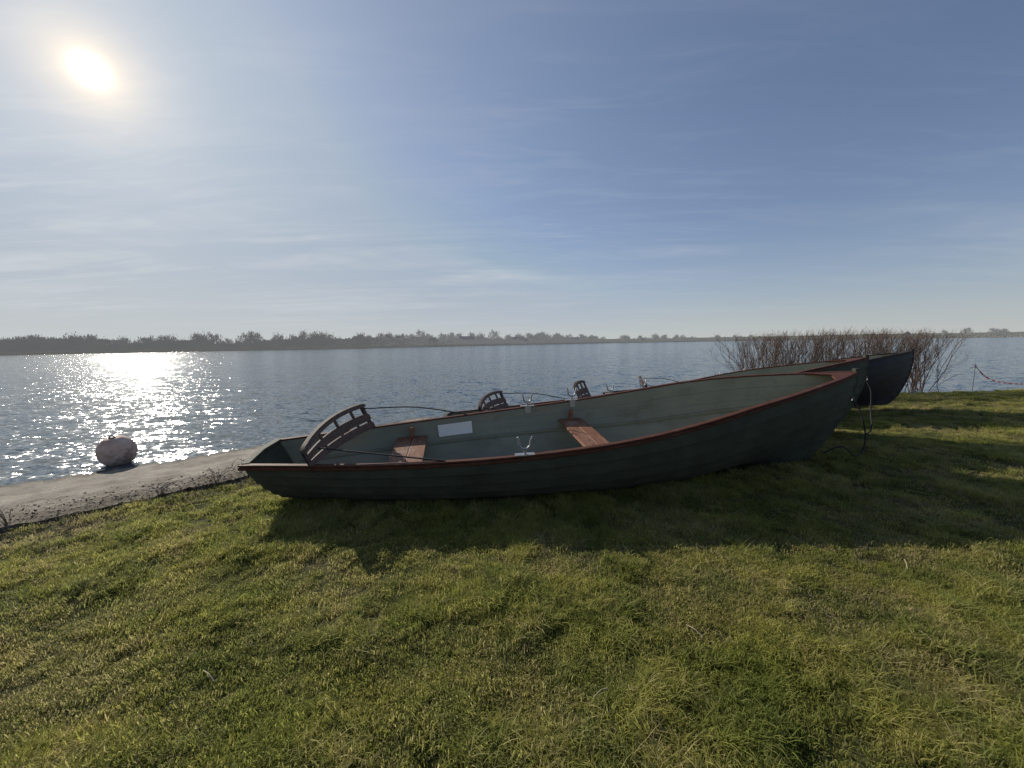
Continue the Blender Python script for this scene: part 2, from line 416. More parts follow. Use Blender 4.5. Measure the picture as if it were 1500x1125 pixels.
def backrest_mb(s=.60,hw=.55,h=.28,turn=16,sinkz=.015,base=.0,lean=.40):
    mb=MB();z0=P(uo(s),1).z+sinkz
    tt=math.tan(rad(turn))
    def pt(y,z,dx=0):
        c=(y/hw)
        return Vector((s+y*tt+.05*c*c-z*lean+dx,y+.02,z0+z))
    ys_=[-hw+2*hw*i/28 for i in range(29)]
    top=lambda y:h*(.78+.22*(y/hw))+.05*(1-(y/hw)**2)
    def band(zl,zh,th):
        vs=[]
        for y in ys_:
            e=.6+.4*min(1,(hw-abs(y))/.04)
            mid=(zl(y)+zh(y))/2;hh=(zh(y)-zl(y))/2*e
            for z,dx in((mid-hh,-th/2),(mid-hh,th/2),(mid+hh,th/2),(mid+hh,-th/2)): vs.append(pt(y,z,dx))
        n=len(ys_);fs=[]
        for i in range(n-1):
            for k in range(4): fs.append((i*4+k,i*4+(k+1)%4,(i+1)*4+(k+1)%4,(i+1)*4+k))
        fs+=[(0,3,2,1),((n-1)*4,(n-1)*4+1,(n-1)*4+2,(n-1)*4+3)]
        mb.add(vs,fs)
    # three curved slats under a heavier arched top rail
    band(lambda y:base,lambda y:top(y)*.26,.016)
    band(lambda y:top(y)*.31,lambda y:top(y)*.60,.016)
    band(lambda y:top(y)-.042,lambda y:top(y),.034)
    for y in(-.95,-.4,.12,.6,.95):
        y=y*hw
        b_=[pt(y-.011,.01),pt(y+.011,.01),pt(y+.011,top(y)-.03),pt(y-.011,top(y)-.03)]
        mb.add([q+Vector((-.012,0,0)) for q in b_]+[q+Vector((.007,0,0)) for q in b_],[(0,1,2,3),(7,6,5,4),(0,4,5,1),(1,5,6,2),(2,6,7,3),(3,7,4,0)])
    return mb,pt,top
BM=boat_meshes()
def build_boat(loc,yaw,heel,pitch,label,hullm,railm,backm=None,notice=False,extra=False,turn=16,bw=.55,bh=.28):
    e=bpy.data.objects.new('rowing_boat',None);col.objects.link(e);e.empty_display_size=.5
    e.location=loc;e.rotation_euler=(rad(heel),rad(pitch),rad(yaw))
    e['label']=label;e['category']='boat';e['group']='rowing boats drawn up on the bank'
    mats={'hull':hullm,'interior':M_in,'transom':hullm,'gunwale':railm,'keel':hullm,'breasthook':railm,'floorboard':M_gwood,'seat':M_seat,'stringer':M_in,'rowlock':M_metal}
    for k,mb in BM.items():
        base=k.split('.')[0]
        sm=base in('hull','interior','rowlock','gunwale')
        me=mb.mesh(base,[mats[base]],sm,25 if base!='rowlock' else 60)
        o=add(base,me,e)
        if base in('gunwale','seat','transom','breasthook'):
            bv=o.modifiers.new('bevel','BEVEL');bv.width=.005;bv.segments=2;bv.limit_method='ANGLE'
    mb,pt,top=backrest_mb(turn=turn,hw=bw,h=bh)
    br=add('backrest',mb.mesh('backrest',[backm or M_gwood],True,30),e)
    for sd in(1,-1):
        a=pt(.9*bw,top(.9*bw)-.05,.02) if sd>0 else pt(-.36,.1,.02)
        c=P(uo(1.85 if sd>0 else 1.62),1,sd)+Vector((0,0,.02))
        mid=(a+c)/2+Vector((0,0,.05 if sd>0 else .0))
        mb=MB();mb.tube(bez([a,mid,c],16),.007,6);add('strap',mb.mesh('strap',[M_black],True,60),br)
        yb=sd*(bw-.03)
        mb=MB();mb.tube([pt(yb,-.06,-.024),pt(yb,top(yb)-.03,-.026)],.011,6);add('bracket',mb.mesh('bracket',[M_black],True,60),br)
    if extra:
        mb,pt,top=backrest_mb(2.0,.24,.30,30)
        add('backrest',mb.mesh('backrest',[backm or M_gwood],True,30),e,loc=(0,.1,.03))
    if notice:
        mb=MB();u0,u1=uo(1.50),uo(1.91)
        g=[]
        for i in range(7):
            for j in range(5):
                u=u0+(u1-u0)*i/6;v=.74+.18*j/4
                g.append(P(u,v,1,-.03))
        fs=[(i*5+j,(i+1)*5+j,(i+1)*5+j+1,i*5+j+1) for i in range(6) for j in range(4)]
        mb.add(g,fs);add('notice',mb.mesh('notice',[M_notice],True),e,label='white printed safety notice on the inner planking')
    mb=MB();c=P(1,.72,1)+Vector((.035,0,0))
    mb.tube([c+Vector((.03+.03*math.cos(a),0,-.03+.035*math.sin(a))) for a in [2*math.pi*k/14 for k in range(15)]],.006,6)
    mb.tube([c+Vector((-.04,0,0)),c+Vector((.012,0,0))],.008,6)
    add('bow_ring',mb.mesh('bow_ring',[M_metal],True,60),e)
    return e
B1=dict(loc=(-2.29,3.66,-.085),yaw=8.5,heel=5.0,pitch=-.42)
B2=dict(loc=(-.86,5.72,-.165),yaw=1.8,heel=-2.5,pitch=-1.95)
B3=dict(loc=(2.12,7.6,-.11),yaw=4.0,heel=-5,pitch=-1.6)
build_boat(**B1,label='grey-green clinker rowing boat with red-brown gunwales resting on grass',hullm=M_hull,railm=M_wood,notice=True)
build_boat(**B2,label='green rowing boat with brown gunwale and two backrests beside another boat',hullm=M_hull,railm=M_wood,extra=True,turn=20,bw=.5,bh=.28)
build_boat(**B3,label='black clinker rowing boat with dark gunwale resting on grass',hullm=M_navy,railm=M_dwood,turn=20)
bpy.context.view_layer.update()
def bmat(B): return Matrix.Translation(B['loc'])@Euler((rad(B['heel']),rad(B['pitch']),rad(B['yaw']))).to_matrix().to_4x4()
def rope(name,pts,r,mat,label,cat='rope',n=60):
    mb=MB();mb.tube(bez(pts,n),r,8);return add(name,mb.mesh(name,[mat],True,60),label=label,category=cat)
b1=bmat(B1)@(P(1,.72,1)+Vector((.08,0,-.05)))
b2=bmat(B2)@(P(1,.72,1)+Vector((.08,0,-.05)))
g=lambda x,y:float(gz(x,y))
z1=g(b1.x,b1.y)
rope('mooring_rope',[b1,b1+Vector((.05,-.03,-.05)),b1+Vector((.13,-.04,-.25)),b1+Vector((.17,-.04,-.45)),Vector((b1.x+.13,b1.y-.06,z1+.10)),Vector((b1.x+.0,b1.y-.1,z1+.05)),Vector((b1.x-.14,b1.y-.08,z1+.16)),Vector((b1.x-.3,b1.y+.0,z1+.06))],.008,M_black,'black rope hanging in a loose loop from a green bow')
z2=g(b2.x,b2.y)
rope('mooring_rope',[b2,b2+Vector((.04,-.05,-.18)),b2+Vector((.01,-.1,-.45)),Vector((b2.x-.15,b2.y-.3,z2+.10)),Vector((b2.x-.5,b2.y-.5,z2+.05))],.010,M_black,'black rope hanging from the bow of a brown-edged boat')

# ------------------------------------------------------------------ buoy
def buoy():
    e=bpy.data.objects.new('mooring_buoy',None);col.objects.link(e)
    e.location=(-5.62,5.34,-.2)
    e.rotation_euler=(rad(8),rad(-6),0.3)
    e['label']='round stained pinkish mooring buoy sitting in shallow water';e['category']='buoy'
    mb=MB();nu,nv=48,34;vs=[];fs=[]
    for j in range(nv+1):
        ph=math.pi*j/nv
        for i in range(nu):
            th=2*math.pi*i/nu
            d=Vector((math.sin(ph)*math.cos(th),math.sin(ph)*math.sin(th),math.cos(ph)))
            k=1+.03*(float(fbm(d.x*3+9,d.y*3+d.z*4+5,4,3))-.45)
            zz=max(-.9,min(.9,d.z))
            vs.append((d.x*.21*k,d.y*.21*k,zz*.225*k+.165))
    for j in range(nv):
        for i in range(nu): fs.append((j*nu+i,(j+1)*nu+i,(j+1)*nu+(i+1)%nu,j*nu+(i+1)%nu))
    mb.add(vs,fs)
    mt=surf('faded_buoy_plastic',[(.3,(.50,.30,.22)),(.5,(.68,.48,.37)),(.7,(.76,.62,.51))],3.5,8,rough=.8,bump=.4,bdist=.008,bscale=22,spec=.15,stain=((.2,.12,.08),5,.5,.66))
    add('float',mb.mesh('float',[mt],True),e)
    mb=MB();mb.tube([(0.0+.03*math.cos(a),0,.375+.025*math.sin(a)) for a in [math.pi*k/10 for k in range(11)]],.008,8)
    mb.tube([(.0,0,.355),(0,0,.38)],.04,14)
    add('lifting_eye',mb.mesh('lifting_eye',[M_gwood],True,50),e)
buoy()

# ------------------------------------------------------------------ grass
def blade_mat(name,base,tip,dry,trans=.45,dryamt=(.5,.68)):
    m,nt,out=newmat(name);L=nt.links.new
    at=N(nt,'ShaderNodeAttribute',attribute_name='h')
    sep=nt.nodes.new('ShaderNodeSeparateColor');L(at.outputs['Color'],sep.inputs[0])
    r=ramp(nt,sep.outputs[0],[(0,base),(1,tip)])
    g_=nt.nodes.new('ShaderNodeNewGeometry')
    n=N(nt,'ShaderNodeTexNoise',i_Scale=1.1,i_Detail=6,i_Roughness=.7);L(g_.outputs['Position'],n.inputs['Vector'])
    ad=N(nt,'ShaderNodeMath',operation='MULTIPLY_ADD');L(sep.outputs[1],ad.inputs[0]);ad.inputs[1].default_value=.34;L(n.outputs[0],ad.inputs[2])
    ad2=N(nt,'ShaderNodeMath',operation='SUBTRACT');L(ad.outputs[0],ad2.inputs[0]);ad2.inputs[1].default_value=.15
    rr=ramp(nt,ad2.outputs[0],[(dryamt[0],(0,0,0)),(dryamt[1],(1,1,1))])
    mx=N(nt,'ShaderNodeMix',data_type='RGBA');L(rr.outputs[0],mx.inputs[0]);L(r.outputs[0],mx.inputs[6]);mx.inputs[7].default_value=(*dry,1)
    nb=N(nt,'ShaderNodeTexNoise',i_Scale=2.6,i_Detail=5,i_Roughness=.65);L(g_.outputs['Position'],nb.inputs['Vector'])
    rb=ramp(nt,nb.outputs[0],[(.36,(.66,.74,.64)),(.5,(.97,.98,.93)),(.64,(1.15,1.1,1.05))])
    mm=N(nt,'ShaderNodeMix',data_type='RGBA',blend_type='MULTIPLY');mm.inputs[0].default_value=1;L(mx.outputs[2],mm.inputs[6]);L(rb.outputs[0],mm.inputs[7])
    mr=N(nt,'ShaderNodeMapRange');L(sep.outputs[2],mr.inputs[0]);mr.inputs[3].default_value=.7;mr.inputs[4].default_value=1.25
    m2=N(nt,'ShaderNodeVectorMath',operation='SCALE');L(mm.outputs[2],m2.inputs[0]);L(mr.outputs[0],m2.inputs[3])
    p=N(nt,'ShaderNodeBsdfPrincipled',i_Roughness=.6);p.inputs['Specular IOR Level'].default_value=.15;L(m2.outputs[0],p.inputs[0])
    t=N(nt,'ShaderNodeBsdfTranslucent');L(m2.outputs[0],t.inputs[0])
    ms=N(nt,'ShaderNodeMixShader');ms.inputs[0].default_value=trans;L(p.outputs[0],ms.inputs[1]);L(t.outputs[0],ms.inputs[2])
    L(ms.outputs[0],out.inputs[0]);return m
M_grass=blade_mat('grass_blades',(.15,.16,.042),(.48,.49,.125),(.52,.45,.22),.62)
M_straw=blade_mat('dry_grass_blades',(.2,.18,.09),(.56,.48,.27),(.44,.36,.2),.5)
def tuft(name,nb,R,hm,hs,mat,lean=.5,wid=.0017):
    vs=[];fs=[];cs=[]
    for b in range(nb):
        r=R*math.sqrt(rng.random());a=rng.random()*6.283;x,y=r*math.cos(a),r*math.sin(a)
        h=max(.008,rng.normal(hm,hs));th=rng.random()*6.283;ln=h*lean*rng.random()*1.6
        dx,dy=math.cos(th),math.sin(th);w=wid*(.7+.6*rng.random())
        ta=th+1.57+rng.normal(0,.5);wx,wy=math.cos(ta)*w,math.sin(ta)*w
        jd,jb=rng.random(),rng.random()
        base=len(vs)
        for t,wf in((0,1),(.4,.9),(.75,.6)):
            px=x+dx*ln*t*t;py=y+dy*ln*t*t;pz=h*t*(1-.25*lean*t*t)-.01*(t==0)
            vs+= [(px-wx*wf,py-wy*wf,pz),(px+wx*wf,py+wy*wf,pz)];cs+=[(t,jd,jb,1)]*2
        vs.append((x+dx*ln,y+dy*ln,h*(1-.3*lean)));cs.append((1,jd,jb,1))
        fs+=[(base,base+1,base+3,base+2),(base+2,base+3,base+5,base+4),(base+4,base+5,base+6)]
    me=mkmesh(name,vs,fs,[mat],True)
    at=me.color_attributes.new('h','FLOAT_COLOR','POINT');at.data.foreach_set('color',np.array(cs,dtype=np.float32).ravel())
    return bpy.data.objects.new(name,me)
lib=bpy.data.collections.new('grass_tufts')
for i,(nm,args) in enumerate([
  ('a_tuft',(100,.075,.019,.006,M_grass,.9)),('b_tuft',(100,.075,.022,.007,M_grass,.7)),('c_tuft',(100,.08,.016,.006,M_grass,1.1)),
  ('d_tuft',(108,.050,.033,.009,M_grass,.8)),('e_tuft',(98,.046,.040,.012,M_grass,1.0)),
  ('f_tuft',(66,.08,.016,.006,M_straw,1.2)),('g_tuft',(50,.07,.020,.008,M_straw,1.1))]):
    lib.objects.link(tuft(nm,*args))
rgrid=np.linspace(.8,20,600);dens=np.where(rgrid<2.6,640,640*(2.6/rgrid)**1.15)*rgrid
cdf=np.cumsum(dens);tot=cdf[-1]*(rgrid[1]-rgrid[0])*2.5;cdf/=cdf[-1]
n=int(tot);ang=rng.uniform(-1.25,1.25,n)
r=np.interp(rng.random(n),cdf,rgrid)
x=r*np.sin(ang);y=r*np.cos(ang)
D=shoreD(x,y)
iny=np.interp(x,[p[0] for p in IN],[p[1] for p in IN])
edge=iny-y+ .8*(fbm(x*1.6,y*1.6,31,4)-.40)
keep=(D>.42)&((edge>-.02)|(x>.3))
nearstrip=np.where(x<.3,np.clip(edge/1.3,0,1),1)
keep&=rng.random(n)<(.35+.65*nearstrip)
bald=fbm(x*1.3,y*1.3,77,4)
keep&=~((bald<.32)&(rng.random(n)<.5))
for B in(B1,B2,B3):
    Mi=bmat(B).inverted();M3=np.array(Mi)
    lx=M3[0,0]*x+M3[0,1]*y+M3[0,3];ly=M3[1,0]*x+M3[1,1]*y+M3[1,3]
    bb=np.interp(lx/Lb,US,BS)
    keep&=~((lx>.2)&(lx<5.7)&(np.abs(ly)<bb*.55))
x=x[keep];y=y[keep];r=r[keep];nearstrip=nearstrip[keep]
n=len(x);z=gz(x,y)
clump=fbm(x*2.6,y*2.6,51,4);dryn=fbm(x*.8+3,y*.8,61,4)
lx=(x+2.29)*math.cos(rad(8.5))+(y-3.66)*math.sin(rad(8.5));ly=-(x+2.29)*math.sin(rad(8.5))+(y-3.66)*math.cos(rad(8.5))
longg=((lx>0)&(lx<6)&(ly<-.15)&(ly>-.9))
clump=clump+.22*longg
u=rng.random(n)
ti=np.where(u<.33,0,np.where(u<.66,1,2))
tall=(clump>.50)&(rng.random(n)<.8)
ti=np.where(tall,np.where(rng.random(n)<.55,3,4),ti)
pd=np.clip((dryn-.42)*1.8,0.02,.4)+.45*(1-nearstrip)
ti=np.where((rng.random(n)<pd)&~longg,np.where(rng.random(n)<.65,5,6),ti)
sc=(.75+.5*rng.random(n))*(.10+1.9*clump)*np.clip(1+.05*(r-3),1,1.6)
gm=bpy.data.meshes.new('grass');gm.vertices.add(n);gm.vertices.foreach_set('co',np.stack([x,y,z],1).astype(np.float32).ravel())
def attr(nm,ty,data,key):
    a_=gm.attributes.new(nm,ty,'POINT');a_.data.foreach_set(key,data)
rot=np.stack([rng.normal(0,.18,n),rng.normal(0,.18,n),rng.random(n)*6.283],1)
attr('rot','FLOAT_VECTOR',rot.astype(np.float32).ravel(),'vector')
attr('scl','FLOAT_VECTOR',np.stack([sc**.5*1.05,sc**.5*1.05,sc],1).astype(np.float32).ravel(),'vector')
attr('idx','INT',ti.astype(np.int32),'value')
gm.update()
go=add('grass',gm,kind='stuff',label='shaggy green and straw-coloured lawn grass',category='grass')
ng=bpy.data.node_groups.new('scatter','GeometryNodeTree')
ng.interface.new_socket('Geometry',in_out='INPUT',socket_type='NodeSocketGeometry');ng.interface.new_socket('Geometry',in_out='OUTPUT',socket_type='NodeSocketGeometry')
gi=ng.nodes.new('NodeGroupInput');gout=ng.nodes.new('NodeGroupOutput')
iop=ng.nodes.new('GeometryNodeInstanceOnPoints');ci=ng.nodes.new('GeometryNodeCollectionInfo')
ci.inputs['Collection'].default_value=lib;ci.inputs['Separate Children'].default_value=True;ci.inputs['Reset Children'].default_value=True
def na(nm,dt):
    q=ng.nodes.new('GeometryNodeInputNamedAttribute');q.data_type=dt;q.inputs['Name'].default_value=nm;return q.outputs['Attribute']
lk=ng.links.new
lk(gi.outputs[0],iop.inputs['Points']);lk(ci.outputs[0],iop.inputs['Instance']);iop.inputs['Pick Instance'].default_value=True
lk(na('idx','INT'),iop.inputs['Instance Index']);lk(na('rot','FLOAT_VECTOR'),iop.inputs['Rotation']);lk(na('scl','FLOAT_VECTOR'),iop.inputs['Scale'])
lk(iop.outputs[0],gout.inputs[0])
md=go.modifiers.new('scatter','NODES');md.node_group=ng
# dead leaves & debris beside the slipway
mb=MB();A_=rs(IN,900)
for i in range(9000):
    k=rng.integers(0,900);px,py=A_[k];o=rng.normal(.0,.36)
    px+=o*.72+rng.normal(0,.03);py-=o*.7+rng.normal(0,.03)
    s_=.005+.013*rng.random();q=Euler((rng.normal(0,.5),rng.normal(0,.5),rng.random()*6.28)).to_matrix()
    zc=max(g(px,py),-.085)+.006+.012*rng.random() if o<0.02 else g(px,py)+.012+.012*rng.random()
    if o<-.7: continue
    c=Vector((px,py,zc));mb.add([c+q@Vector((s_,0,0)),c+q@Vector((0,s_*.6,.003)),c+q@Vector((-s_,0,0)),c+q@Vector((0,-s_*.6,.003))],[(0,1,2,3)])
M_deb=surf('dead_leaves',[(.3,(.08,.06,.037)),(.6,(.19,.145,.09)),(.8,(.36,.29,.2))],25,3,rough=.9,bump=.2,kind='World')
add('leaf_litter',mb.mesh('leaf_litter',[M_deb]),kind='stuff',label='dead leaves and soil along the slipway edge',category='leaf litter')
for (wx,wy,hh) in((-4.55,3.05,.27),(-4.3,3.12,.24),(-4.85,2.85,.26),(-3.05,4.35,.28),(-3.6,3.75,.14),(-3.3,4.1,.18),(-2.85,4.6,.3),(-3.0,4.75,.24)):
    mb=MB();z0=g(wx,wy)
    for k in range(6):
        a=rng.random()*6.28;l=hh*(.6+.6*rng.random())
        pp=bez([(wx,wy,z0-.02),(wx+.05*math.cos(a),wy+.05*math.sin(a),z0+l*.6),(wx+.14*math.cos(a),wy+.14*math.sin(a),z0+l*.9),(wx+.2*math.cos(a),wy+.2*math.sin(a),z0+l*.65)],12)
        mb.tube(pp,.0025,5)
        for j in range(6):
            c=pp[4+j];mb.tube([c,c+Vector((rng.normal(0,.03),rng.normal(0,.03),.02))],.0016,4)
    add('dead_weed',mb.mesh('dead_weed',[M_gwood]),label='wiry dead weed at the slipway edge',category='weed',group='dead weeds by the slipway')
M_stk=surf('dry_stalk',[(.3,(.3,.24,.15)),(.7,(.5,.42,.3))],12,3,rough=.8,bump=.2)
for (tx,ty,tl,ta) in((-.42,1.95,.11,.3),(-2.85,2.75,.08,1.2),(.9,1.7,.09,2.1),(2.4,2.2,.12,.9),(-1.3,1.5,.1,2.6),(.3,1.35,.07,.5),(1.9,1.6,.08,1.7)):
    z0=g(tx,ty)+.035;c,s_=math.cos(ta),math.sin(ta)
    mb=MB();mb.tube(bez([(tx,ty,z0),(tx+c*tl*.5,ty+s_*tl*.5,z0+.012),(tx+c*tl,ty+s_*tl,z0+.004)],8),.0022,5)
    add('dry_stalk',mb.mesh('dry_stalk',[M_stk]),label='dry straw stalk lying on the grass',category='stalk',group='dry stalks on the lawn')

# ------------------------------------------------------------------ bare shrubs
M_twig=surf('bare_twig_bark',[(.3,(.085,.053,.04)),(.7,(.17,.115,.085))],8,4,rough=.8,bump=.3)
def shrub(seed,H):
    R=random.Random(seed);st=MB();tw=MB()
    def grow(p,d,l,r,dep):
        n=4;pts=[p];dd=d.copy()
        for i in range(n):
            dd=(dd+Vector((R.gauss(0,.14),R.gauss(0,.14),R.gauss(.04,.07)))).normalized()
            q=pts[-1]+dd*l/n
            lim=H*(.88+.15*R.random())
            if q.z>lim: break
            pts.append(q)
        if len(pts)<2:return
        n=len(pts)-1
        (st if dep==0 else tw).tube(pts,[r*(1-.5*i/n) for i in range(n+1)],4 if dep<2 else 3,cap=False)
        if dep<3:
            for k in range((6,4,4)[dep]):
                q=pts[R.randint(1,n)];a=R.random()*6.283
                nd=(dd*.8+Vector((math.cos(a)*.65,math.sin(a)*.65,R.uniform(.1,.75)))*.7).normalized()
                grow(q,nd,l*R.uniform(.35,.6),max(.0022,r*.45),dep+1)
    for k in range(12):
        a=R.random()*6.283;sp=R.uniform(.08,.5)
        grow(Vector((R.gauss(0,.22),R.gauss(0,.12),-.05)),Vector((math.cos(a)*sp,math.sin(a)*sp,1)).normalized(),H*R.uniform(.62,.92),.012,0)
    return st,tw
vars_=[]
for sd in range(3):
    st,tw=shrub(sd+5,1.98)
    vars_.append((st.mesh('stem',[M_twig],True),tw.mesh('twig',[M_twig],True)))
k=0
for sx in np.linspace(6.8,12.5,12):
    sy=10.9+.35*(k%2)+.04*k
    if sx<7.2: sy=10.7
    e=bpy.data.objects.new('bare_shrub',None);col.objects.link(e);e.location=(sx,sy,g(sx,sy));q=.93+.09*((k*37)%10)/10;e.scale=(q,q,q);e.rotation_euler=(0,0,k*2.1)
    e['label']='leafless brown shrub growing at the water edge';e['category']='shrub';e['group']='bare shrubs along the shore'
    a_,b_=vars_[k%3];add('stem',a_,e);add('twig',b_,e);k+=1
def tape():
    e=bpy.data.objects.new('barrier_tape',None);col.objects.link(e);e.location=(13.0,10.7,g(13.0,10.7));e['label']='red and white plastic tape sagging from a thin stake';e['category']='barrier tape'
    m,nt,out=newmat('red_white_tape');L=nt.links.new
    tc=nt.nodes.new('ShaderNodeTexCoord');w=N(nt,'ShaderNodeTexWave',i_Scale=2.4);L(tc.outputs['Object'],w.inputs[0])
    r_=ramp(nt,w.outputs[1],[(.3,(.75,.28,.26)),(.45,(.88,.8,.78))]);p_=N(nt,'ShaderNodeBsdfPrincipled',i_Roughness=.4);L(r_.outputs[0],p_.inputs[0])
    t_=N(nt,'ShaderNodeBsdfTranslucent');L(r_.outputs[0],t_.inputs[0]);ms=N(nt,'ShaderNodeMixShader');ms.inputs[0].default_value=.6;L(p_.outputs[0],ms.inputs[1]);L(t_.outputs[0],ms.inputs[2]);L(ms.outputs[0],out.inputs[0])
    pp=bez([(0,0,.78),(.25,-.1,.45),(.7,-.2,.30),(1.5,-.3,.30),(2.4,-.4,.55)],40)
    mb=MB();mb.sweep(pp,[Vector((0,1,0))]*len(pp),[Vector((.0,-.5+math.sin(i*.5)*.3,.85)) for i in range(len(pp))],-.001,.001,-.02,.02)
    add('tape',mb.mesh('tape',[m]),e)
    for sx_,sy_,h_ in((0,0,.82),(2.4,-.4,.6)):
        mb=MB();mb.tube([(sx_,sy_,-.1),(sx_+.01,sy_,h_)],.006,6);add('stake',mb.mesh('stake',[M_gwood]),e)
tape()

# ------------------------------------------------------------------ far shore
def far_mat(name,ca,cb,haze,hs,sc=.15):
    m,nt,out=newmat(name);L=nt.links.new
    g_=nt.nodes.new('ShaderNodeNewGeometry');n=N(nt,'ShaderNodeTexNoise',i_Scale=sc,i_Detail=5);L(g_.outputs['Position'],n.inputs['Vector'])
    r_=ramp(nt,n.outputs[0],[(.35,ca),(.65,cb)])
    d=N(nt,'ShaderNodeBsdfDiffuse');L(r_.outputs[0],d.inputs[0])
    e=N(nt,'ShaderNodeEmission',i_Strength=hs);e.inputs[0].default_value=(*haze,1)  # painted haze: even emission stands in for air-light over the far shore
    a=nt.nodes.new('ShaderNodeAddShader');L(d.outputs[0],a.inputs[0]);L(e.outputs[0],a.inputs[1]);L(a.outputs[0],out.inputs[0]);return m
HAZE_GLOW=(.93,.97,1.0)  # colour of the air-light that far-shore materials emit
M_ft=[far_mat('hazy_bare_branches',(.07,.055,.04),(.13,.10,.07),HAZE_GLOW,.12),far_mat('hazier_bare_branches',(.07,.062,.05),(.11,.10,.08),HAZE_GLOW,.165)]
M_fd=far_mat('hazy_evergreen',(.04,.05,.03),(.06,.07,.045),HAZE_GLOW,.10)
M_reed=far_mat('hazy_reeds',(.26,.2,.125),(.36,.28,.18),HAZE_GLOW,.10,.05)
def tree_mesh(seed,H,W,mat,dens=700,ll=1.0):
    R=random.Random(seed);mb=MB()
    mb.tube([(0,0,-.3),(0,0,H*.3),(0,0,H*.62),(0,0,H*.96)],[H*.028,H*.022,H*.013,H*.004],6)
    cl=[]
    for k in range(24):
        a=R.random()*6.283;t=R.uniform(.25,.98);rr=W*.5*math.sin(min(1,(1.12-t)*1.5)*1.57)*R.uniform(.2,1.1)
        c=Vector((math.cos(a)*rr,math.sin(a)*rr,H*t));cl.append((c,R.uniform(.08,.2)*W))
        mb.tube([(0,0,H*max(.1,t-.3)),c],[H*.01,H*.003],4)
    for k in range(dens):
        c,s_=R.choice(cl);d=Vector((R.gauss(0,.9),R.gauss(0,.9),R.gauss(0,.9)))*s_*.7
        p_=c+d
        if p_.z<.3:continue
        q=Euler((R.gauss(0,.5),R.gauss(1.57,.8),R.random()*6)).to_matrix();w=.035*ll*R.uniform(.6,1.6)*W/6;l=.45*R.uniform(.5,1.5)*W/6
        mb.add([p_+q@Vector((-l,-w,0)),p_+q@Vector((l,-w*2,0)),p_+q@Vector((l,w*3,0)),p_+q@Vector((-l,w,0))],[(0,1,2,3)])
    return mb.mesh('tree',[mat])
TV=[]
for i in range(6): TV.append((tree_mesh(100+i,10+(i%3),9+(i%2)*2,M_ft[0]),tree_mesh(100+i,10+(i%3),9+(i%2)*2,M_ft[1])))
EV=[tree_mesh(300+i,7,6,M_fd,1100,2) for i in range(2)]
def farpt(fx,fwd): return fx,float(np.interp(fx,FX,FY))+fwd
R=random.Random(5)
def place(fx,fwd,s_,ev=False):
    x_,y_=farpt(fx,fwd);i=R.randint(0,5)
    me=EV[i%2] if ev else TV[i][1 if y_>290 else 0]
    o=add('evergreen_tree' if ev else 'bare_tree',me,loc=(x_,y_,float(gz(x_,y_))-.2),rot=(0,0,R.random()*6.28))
    q=R.uniform(.9,1.4)
    o.scale=(s_*q,s_*q,s_)
    o['category']='tree';o['label']='dark rounded evergreen on the far shore' if ev else 'leafless winter tree on the hazy far shore'
    o['group']='trees along the far shore'
def rsz(lo,hi): return lo+(hi-lo)*R.random()**1.6
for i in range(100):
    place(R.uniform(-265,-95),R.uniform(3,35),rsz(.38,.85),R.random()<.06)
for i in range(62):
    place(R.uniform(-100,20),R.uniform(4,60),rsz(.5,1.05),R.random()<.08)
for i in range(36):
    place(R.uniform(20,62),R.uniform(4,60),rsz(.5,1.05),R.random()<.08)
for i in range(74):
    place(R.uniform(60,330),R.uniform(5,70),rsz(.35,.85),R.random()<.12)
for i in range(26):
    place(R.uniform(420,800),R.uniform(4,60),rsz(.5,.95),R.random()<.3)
def band(name,mats,n,hfun,fw,size,label,cat):
    rg=random.Random(name)
    vs=[];fs=[];mi=[]
    for i in range(n):
        fx=rg.uniform(-420,800) if rg.random()<.35 else rg.uniform(-300,330)
        x_,y_=farpt(fx,rg.uniform(*fw));h=hfun(fx,rg)
        if h<=.05: continue
        z_=float(np.clip((y_-np.interp(x_,FX,FY))*.02,0,6))-.3+h
        w=size*rg.uniform(.5,1.5);a=rg.random()*3.14;t=rg.uniform(-.5,.5)
        dx,dy=math.cos(a)*w,math.sin(a)*w
        b=len(vs);vs+=[(x_-dx,y_-dy,z_-w*.5),(x_+dx,y_+dy,z_-w*.5+t*w),(x_+dx*.6,y_+dy*.6,z_+w*.6),(x_-dx*.5,y_-dy*.5,z_+w*.5+t*w)];fs.append((b,b+1,b+2,b+3))
        mi.append(0 if (len(mats)==1 or y_+rg.uniform(-40,40)<270) else 1)
    add(name,mkmesh(name,vs,fs,mats,False,mi),kind='stuff',label=label,category=cat)
def hh(fx,rg):
    m_=2.5+7*max(0,float(fbm(fx/11,0,3,4))-.2)
    if fx>60: m_=2.2+4.5*max(0,float(fbm(fx/20,0,4,4))-.15)
    if fx>400: m_=4.5
    return m_*rg.random()**.75
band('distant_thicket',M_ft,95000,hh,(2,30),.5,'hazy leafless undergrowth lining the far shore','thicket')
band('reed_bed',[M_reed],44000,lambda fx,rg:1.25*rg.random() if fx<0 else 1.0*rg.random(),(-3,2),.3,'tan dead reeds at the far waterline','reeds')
M_wh=far_mat('hazy_white_render',(.5,.5,.5),(.6,.6,.58),HAZE_GLOW,.08);M_br=far_mat('hazy_brick',(.2,.12,.1),(.28,.17,.13),HAZE_GLOW,.09);M_rf=far_mat('hazy_slate',(.07,.07,.08),(.11,.1,.11),HAZE_GLOW,.12)
M_wn=far_mat('hazy_window_glass',(.03,.04,.05),(.05,.06,.07),HAZE_GLOW,.07)
